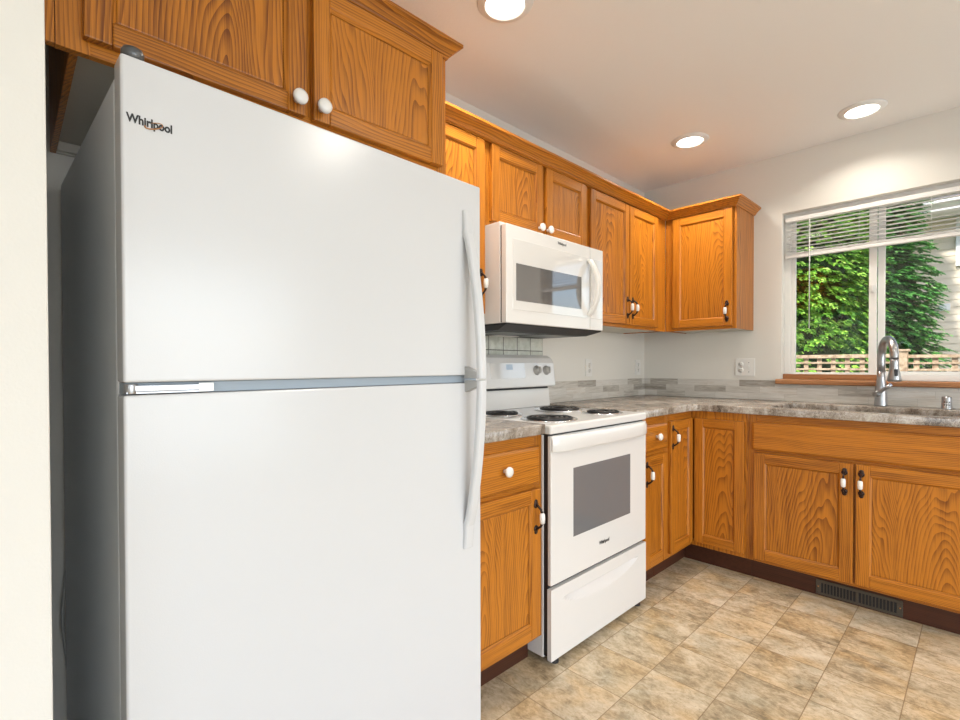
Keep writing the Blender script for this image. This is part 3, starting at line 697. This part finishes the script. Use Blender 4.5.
# ------------------------------------------------------------ range / stove
st = thing('stove', 'white freestanding electric coil stove with oven, between the base cabinets', 'stove', (-1.979, 0, 0))
WR = .745
MB().box(0, WR, -.02, -.614, .028, .886).build('body', 'white', st, .002)
for x in (.05, WR - .05):
    for y in (-.628, -.08): MB().lathe([(.0001, 0), (.019, 0), (.019, .008), (.010, .010), (.010, .027), (.0001, .027)], (x, y, 0), (0, 0, 1), 16).build('leveling_foot', 'black', st)
MB().box(.005, WR - .005, -.610, -.6335, .036, .888).build('door_gap_frame', 'black', st)
MB().box(-.001, WR + .001, -.02, -.653, .8895, .9245).build('cooktop', 'white', st, .008, 3)
ctp = [o for o in st.children if o.name.startswith('cooktop')][0]
def burner(cx, cy, r):
    b = MB().lathe([(.0001, .001), (r * .25, .001), (r * .95, .0015), (r + .010, .0055), (r + .017, .0055), (r + .019, .0035), (r + .019, .001), (.0001, .0008)], (cx, cy, .9245), (0, 0, 1), 36).build('burner', 'chrome', ctp)
    turns = 4 if r > .08 else 3; path = []; N = turns * 20
    for i in range(N + 1):
        u = i / N; a = u * turns * 2 * PI; rr_ = .022 + (r - .022) * u
        path.append((cx + rr_ * math.cos(a), cy + rr_ * math.sin(a), .9325))
    MB().tube(path, .0052, 8).build('coil', 'coil', b)
burner(.167, -.511, .101); burner(.552, -.272, .104); burner(.566, -.518, .079); burner(.169, -.230, .079)
# oven door
yo = -.6455
mb = MB(); mb.box(.002, WR - .002, -.634, yo - .006, .312, .884); od = mb.build('oven_door', 'white', st, .004)
yo = -.6520
od.scale = (1, 1, 1)
MB().box(.146, .592, yo - .0008, yo + .002, .469, .744).build('oven_window', 'ovenglass', od, .0005)
n = 16; rings = []
for i in range(n + 1):
    u = -1 + 2 * i / n; x = WR / 2 + u * (WR / 2 - .004); o_ = .026 * (1 - abs(u) ** 10) * (.88 + .12 * (1 - u * u)) + .006
    rings.append([(x, yo - o_ + .010 if abs(u) < .9 else yo, .826), (x, yo - o_ + .003, .822), (x, yo - o_, .829), (x, yo - o_, .866), (x, yo - o_ + .006, .881), (x, yo - o_ + .012 if abs(u) < .9 else yo, .884)])
MB().ring_loft(rings, 0).build('handle', 'white', od, .001)
text_mesh('lettering', 'Whirlpool', .021, 'ink', od, (.333, yo - .0002, .388), rotx, .0003, .9)
# storage drawer with a scooped pull
mb = MB(); nx, nz = 60, 40; X = [.002 + (WR - .004) * i / nx for i in range(nx + 1)]; Z = [.024 + (.298 - .024) * j / nz for j in range(nz + 1)]
def scoop(x, z):
    u = (x - WR / 2) / .300
    if abs(u) >= 1: return 0
    top = .246; bot = .246 - .056 * (1 - u * u) ** .8
    if z > top or z < bot: return 0
    k = (z - bot) / max(top - bot, 1e-4)
    return .0165 * min(1, k * 1.15) * (1 - max(0, (k - .9) / .1) ** 2) * min(1, (1 - abs(u)) * 6)
G = [[mb.bm.verts.new((x, yo + scoop(x, z), z)) for x in X] for z in Z]
for j in range(nz):
    for i in range(nx):
        f = mb.bm.faces.new((G[j][i], G[j][i + 1], G[j + 1][i + 1], G[j + 1][i])); f.smooth = False
dr = mb.build('storage_drawer', 'white', st)
MB().box(.002, WR - .002, -.6335, -.6345, .024, .298).box(.002, WR - .002, -.6345, yo + .0002, .024, .034).box(.002, WR - .002, -.6345, yo + .0002, .288, .298).box(.002, .014, -.6345, yo + .0002, .034, .288).box(WR - .014, WR - .002, -.6345, yo + .0002, .034, .288).build('drawer_edge', 'white', dr)
# backguard
bgp = MB().prism([(-.012, .925), (-.070, .925), (-.062, 1.012), (-.062, 1.024), (-.012, 1.024)], 'x', 0, WR).build('backguard_riser', 'white', st, .003)
MB().box(.004, WR - .004, -.055, -.013, 1.0242, 1.036).build('vent_slot', 'black', st)
bgd = MB().prism([(-.013, 1.0362), (-.100, 1.0362), (-.103, 1.045), (-.088, 1.165), (-.072, 1.192), (-.045, 1.208), (-.013, 1.208)], 'x', 0, WR + .010).build('backguard', 'white', st, .006)
def on_panel(z): return -.103 + (z - 1.045) * (.015 / .12)
rp = Matrix.Rotation(math.atan2(.120, -.015) , 3, 'X')
MB().prism([(on_panel(1.085) - .0015, 1.085), (on_panel(1.165) - .0015, 1.165), (on_panel(1.165) + .002, 1.165), (on_panel(1.085) + .002, 1.085)], 'x', .238, .498).build('control_overlay', 'white_door', bgd, .0008)
MB().prism([(on_panel(1.130) - .0022, 1.130), (on_panel(1.157) - .0022, 1.157), (on_panel(1.157), 1.157), (on_panel(1.130), 1.130)], 'x', .355, .403).build('display', 'display', bgd)
for kx in (.050, .130, .595, .677):
    axk = Vector((0, -.120, .015)).normalized(); y = on_panel(1.125)
    k = MB().lathe([(.0001, 0), (.0255, 0), (.0265, .004), (.020, .007), (.019, .020), (.0175, .024), (.0001, .024)], (kx, y, 1.125), axk, 28).build('knob', 'knobgrey', bgd)
    MB().box(kx - .004, kx + .004, y - .0305, y - .0225, 1.110, 1.146).build('knob_grip', 'knobgrey', k, .0015)

# ------------------------------------------------------------ outside
o = MB().box(.15, 30, -20, 16, -.75, -.65).build('ground', 'grass'); o['kind'] = 'structure'
def foliage(name, par, mat, blobs, count, size, seed, droop=.4):
    rnd = random.Random(seed); V = []; F = []
    for (cx, cy, cz, rx, ry, rz_) in blobs:
        vol = rx * rz_ + ry * rz_
        tot = sum(b[3] * b[5] + b[4] * b[5] for b in blobs)
        nclump = int(count * vol / tot / 16)
        if False: pass
        for c in range(nclump):
            th = rnd.uniform(0, 2 * PI); zz = rnd.uniform(-1, 1); q = math.sqrt(1 - zz * zz)
            nrm = Vector((q * math.cos(th), q * math.sin(th), zz)); rad = rnd.uniform(.80, 1.06)
            if nrm.x > .45: continue
            C0 = Vector((cx + nrm.x * rx * rad, cy + nrm.y * ry * rad, cz + nrm.z * rz_ * rad))
            out = Vector((nrm.x, nrm.y, nrm.z * .4 - droop * .6)).normalized()
            side = out.cross(Vector((0, 0, 1)));
            if side.length < .1: side = Vector((0, 1, 0))
            side.normalize(); upv = side.cross(out)
            L = size * rnd.uniform(1.0, 2.1)
            for k in range(16):
                u = k / 15; sgn = 1 if k % 2 else -1
                base_ = C0 + out * (L * u) + Vector((0, 0, -1)) * droop * L * u * u * .7
                d = (out * .75 + side * sgn * rnd.uniform(.5, 1.0) + upv * rnd.uniform(-.25, .25)).normalized()
                ln = size * (1.05 - .6 * u) * rnd.uniform(.7, 1.2); wd = ln * .30
                wv_ = d.cross(upv + side * rnd.uniform(-.5, .5)).normalized() * wd
                i = len(V); V += [base_, base_ + d * ln * .5 + wv_, base_ + d * ln - Vector((0, 0, ln * .25)), base_ + d * ln * .5 - wv_]; F.append((i, i + 1, i + 2, i + 3))
    me = bpy.data.meshes.new(name); me.from_pydata([tuple(v) for v in V], [], F); me.materials.append(M[mat])
    o = bpy.data.objects.new(name, me); COL.objects.link(o); o.parent = par; return o
def core(par, blobs, k=.80):  # solid lumps inside the leaves, shade put into their dark colour
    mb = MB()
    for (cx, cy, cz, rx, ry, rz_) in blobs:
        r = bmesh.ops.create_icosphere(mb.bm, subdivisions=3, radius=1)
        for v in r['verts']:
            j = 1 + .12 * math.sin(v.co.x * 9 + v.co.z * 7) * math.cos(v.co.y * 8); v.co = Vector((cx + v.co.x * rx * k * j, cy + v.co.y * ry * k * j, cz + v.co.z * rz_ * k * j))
    return mb.build('shaded_foliage_core', 'core', par)
ta = thing('garden_shrub', 'bright green leafy evergreen shrub filling the left pane of the window', 'shrub', (3.75, .12, -.65))
blA = [(0, 0, 2.0, .95, 1.03, 1.75), (-.12, -.25, 2.9, .70, .80, .95), (.1, .6, 2.5, .8, .8, 1.4), (-.05, -.1, 3.6, .7, .85, .8)]
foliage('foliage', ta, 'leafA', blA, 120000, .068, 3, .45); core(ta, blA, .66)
MB().tube([(0, 0, 0), (0, 0, 1.2), (.05, 0, 2.4)], [.09, .07, .04], 10).build('trunk', 'bark', ta)
tb = thing('conifer_tree', 'dark green conifer beyond the lattice fence, seen in the right window pane', 'tree', (5.6, -.25, -.65))
blB = [(0, 0, 1.6, .68, 1.10, 1.5), (0, .02, 2.8, .66, 1.04, 1.4), (0, .05, 4.1, .5, .92, 1.3), (0, .15, 5.2, .4, .65, 1.0)]
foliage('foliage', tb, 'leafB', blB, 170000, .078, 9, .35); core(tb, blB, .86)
MB().tube([(0, 0, 0), (0, 0, 3), (0, 0, 5.2)], [.14, .09, .03], 10).build('trunk', 'bark', tb)
# lattice fence
fe = thing('lattice_fence', 'weathered wooden lattice fence outside the kitchen window', 'fence', (2.0, -1.3, -.65))
zo = .65
for z, h, dx in ((1.212, .032, -.012), (1.160, .018, 0), (1.102, .018, 0), (1.044, .018, 0), (.986, .018, 0)):
    MB().box(-.012 + dx, .002 - dx * .5, -.0 + .029, 2.6, z + zo, z + h + zo).build('rail', 'wood_out', fe, .002)
for z, h, dx in ((1.208, .026, -.012), (1.156, .016, 0), (1.100, .018, 0), (1.044, .018, 0), (.986, .018, 0)):
    MB().box(-.012 + dx, .002 - dx * .5, -.90, -.034, z + zo, z + h + zo).build('rail', 'wood_out', fe, .002)
for k in range(18): MB().box(.003, .014, .045 + k * .106, .080 + k * .106, .9 + zo, 1.225 + zo).build('upright_slat', 'wood_out', fe)
for k in range(6): MB().box(.003, .014, -.105 - k * .115, -.068 - k * .115, .9 + zo, 1.222 + zo).build('upright_slat', 'wood_out', fe)
MB().box(-.04, .04, -.032, .028, 0, 1.262 + zo).box(-.052, .052, -.046, .041, 1.262 + zo, 1.282 + zo).build('post', 'wood_out', fe, .003)
MB().box(-.012, .012, -.09, 2.6, 0, .95 + zo).build('board_panel', 'wood_out', fe)
# neighbour's house
hs = thing('neighbor_house', 'beige lap-sided house next door behind the tree', 'house', (7.0, -3, -.65))
mb = MB(); lap = .112; zz = 0
pts = []
while zz < 4.05:
    pts += [(-.010, zz), (0.0, zz + lap)]; zz += lap
poly = pts + [(.2, zz), (.2, 0)]
mb.prism(poly, 'y', -1.4, 4.2); mb.build('siding', 'siding', hs)
MB().box(-.56, .02, -1.6, 4.4, 4.062, 4.075).box(-.60, -.575, -1.6, 4.4, 4.06, 4.19).build('soffit', 'white_trim', hs)
MB().prism([(-.64, 4.13), (-.60, 4.10), (-.602, 4.20), (-.69, 4.20), (-.69, 4.16)], 'y', -1.6, 4.4).build('gutter', 'white_trim', hs)
MB().prism([(-.62, 4.20), (2.5, 5.6), (2.5, 5.65), (-.62, 4.25)], 'y', -1.6, 4.4).build('roof', 'roof', hs)
wf = MB().box(-.06, -.012, .70, 1.545, 3.30, 3.375).box(-.06, -.012, .70, 1.545, 4.0, 4.055).box(-.06, -.012, 1.47, 1.545, 3.375, 4.0).box(-.06, -.012, .70, .76, 3.375, 4.0).box(-.055, -.02, 1.10, 1.14, 3.375, 4.0).build('window_frame', 'white_trim', hs, .003)
MB().box(-.035, -.025, .76, 1.47, 3.375, 4.0).build('window_pane', 'house_glass', wf)
MB().box(-.05, -.01, 1.60, 1.72, 2.63, 2.74).box(-.058, -.05, 1.625, 1.695, 2.65, 2.72).build('wall_vent', 'white_trim', hs, .003)
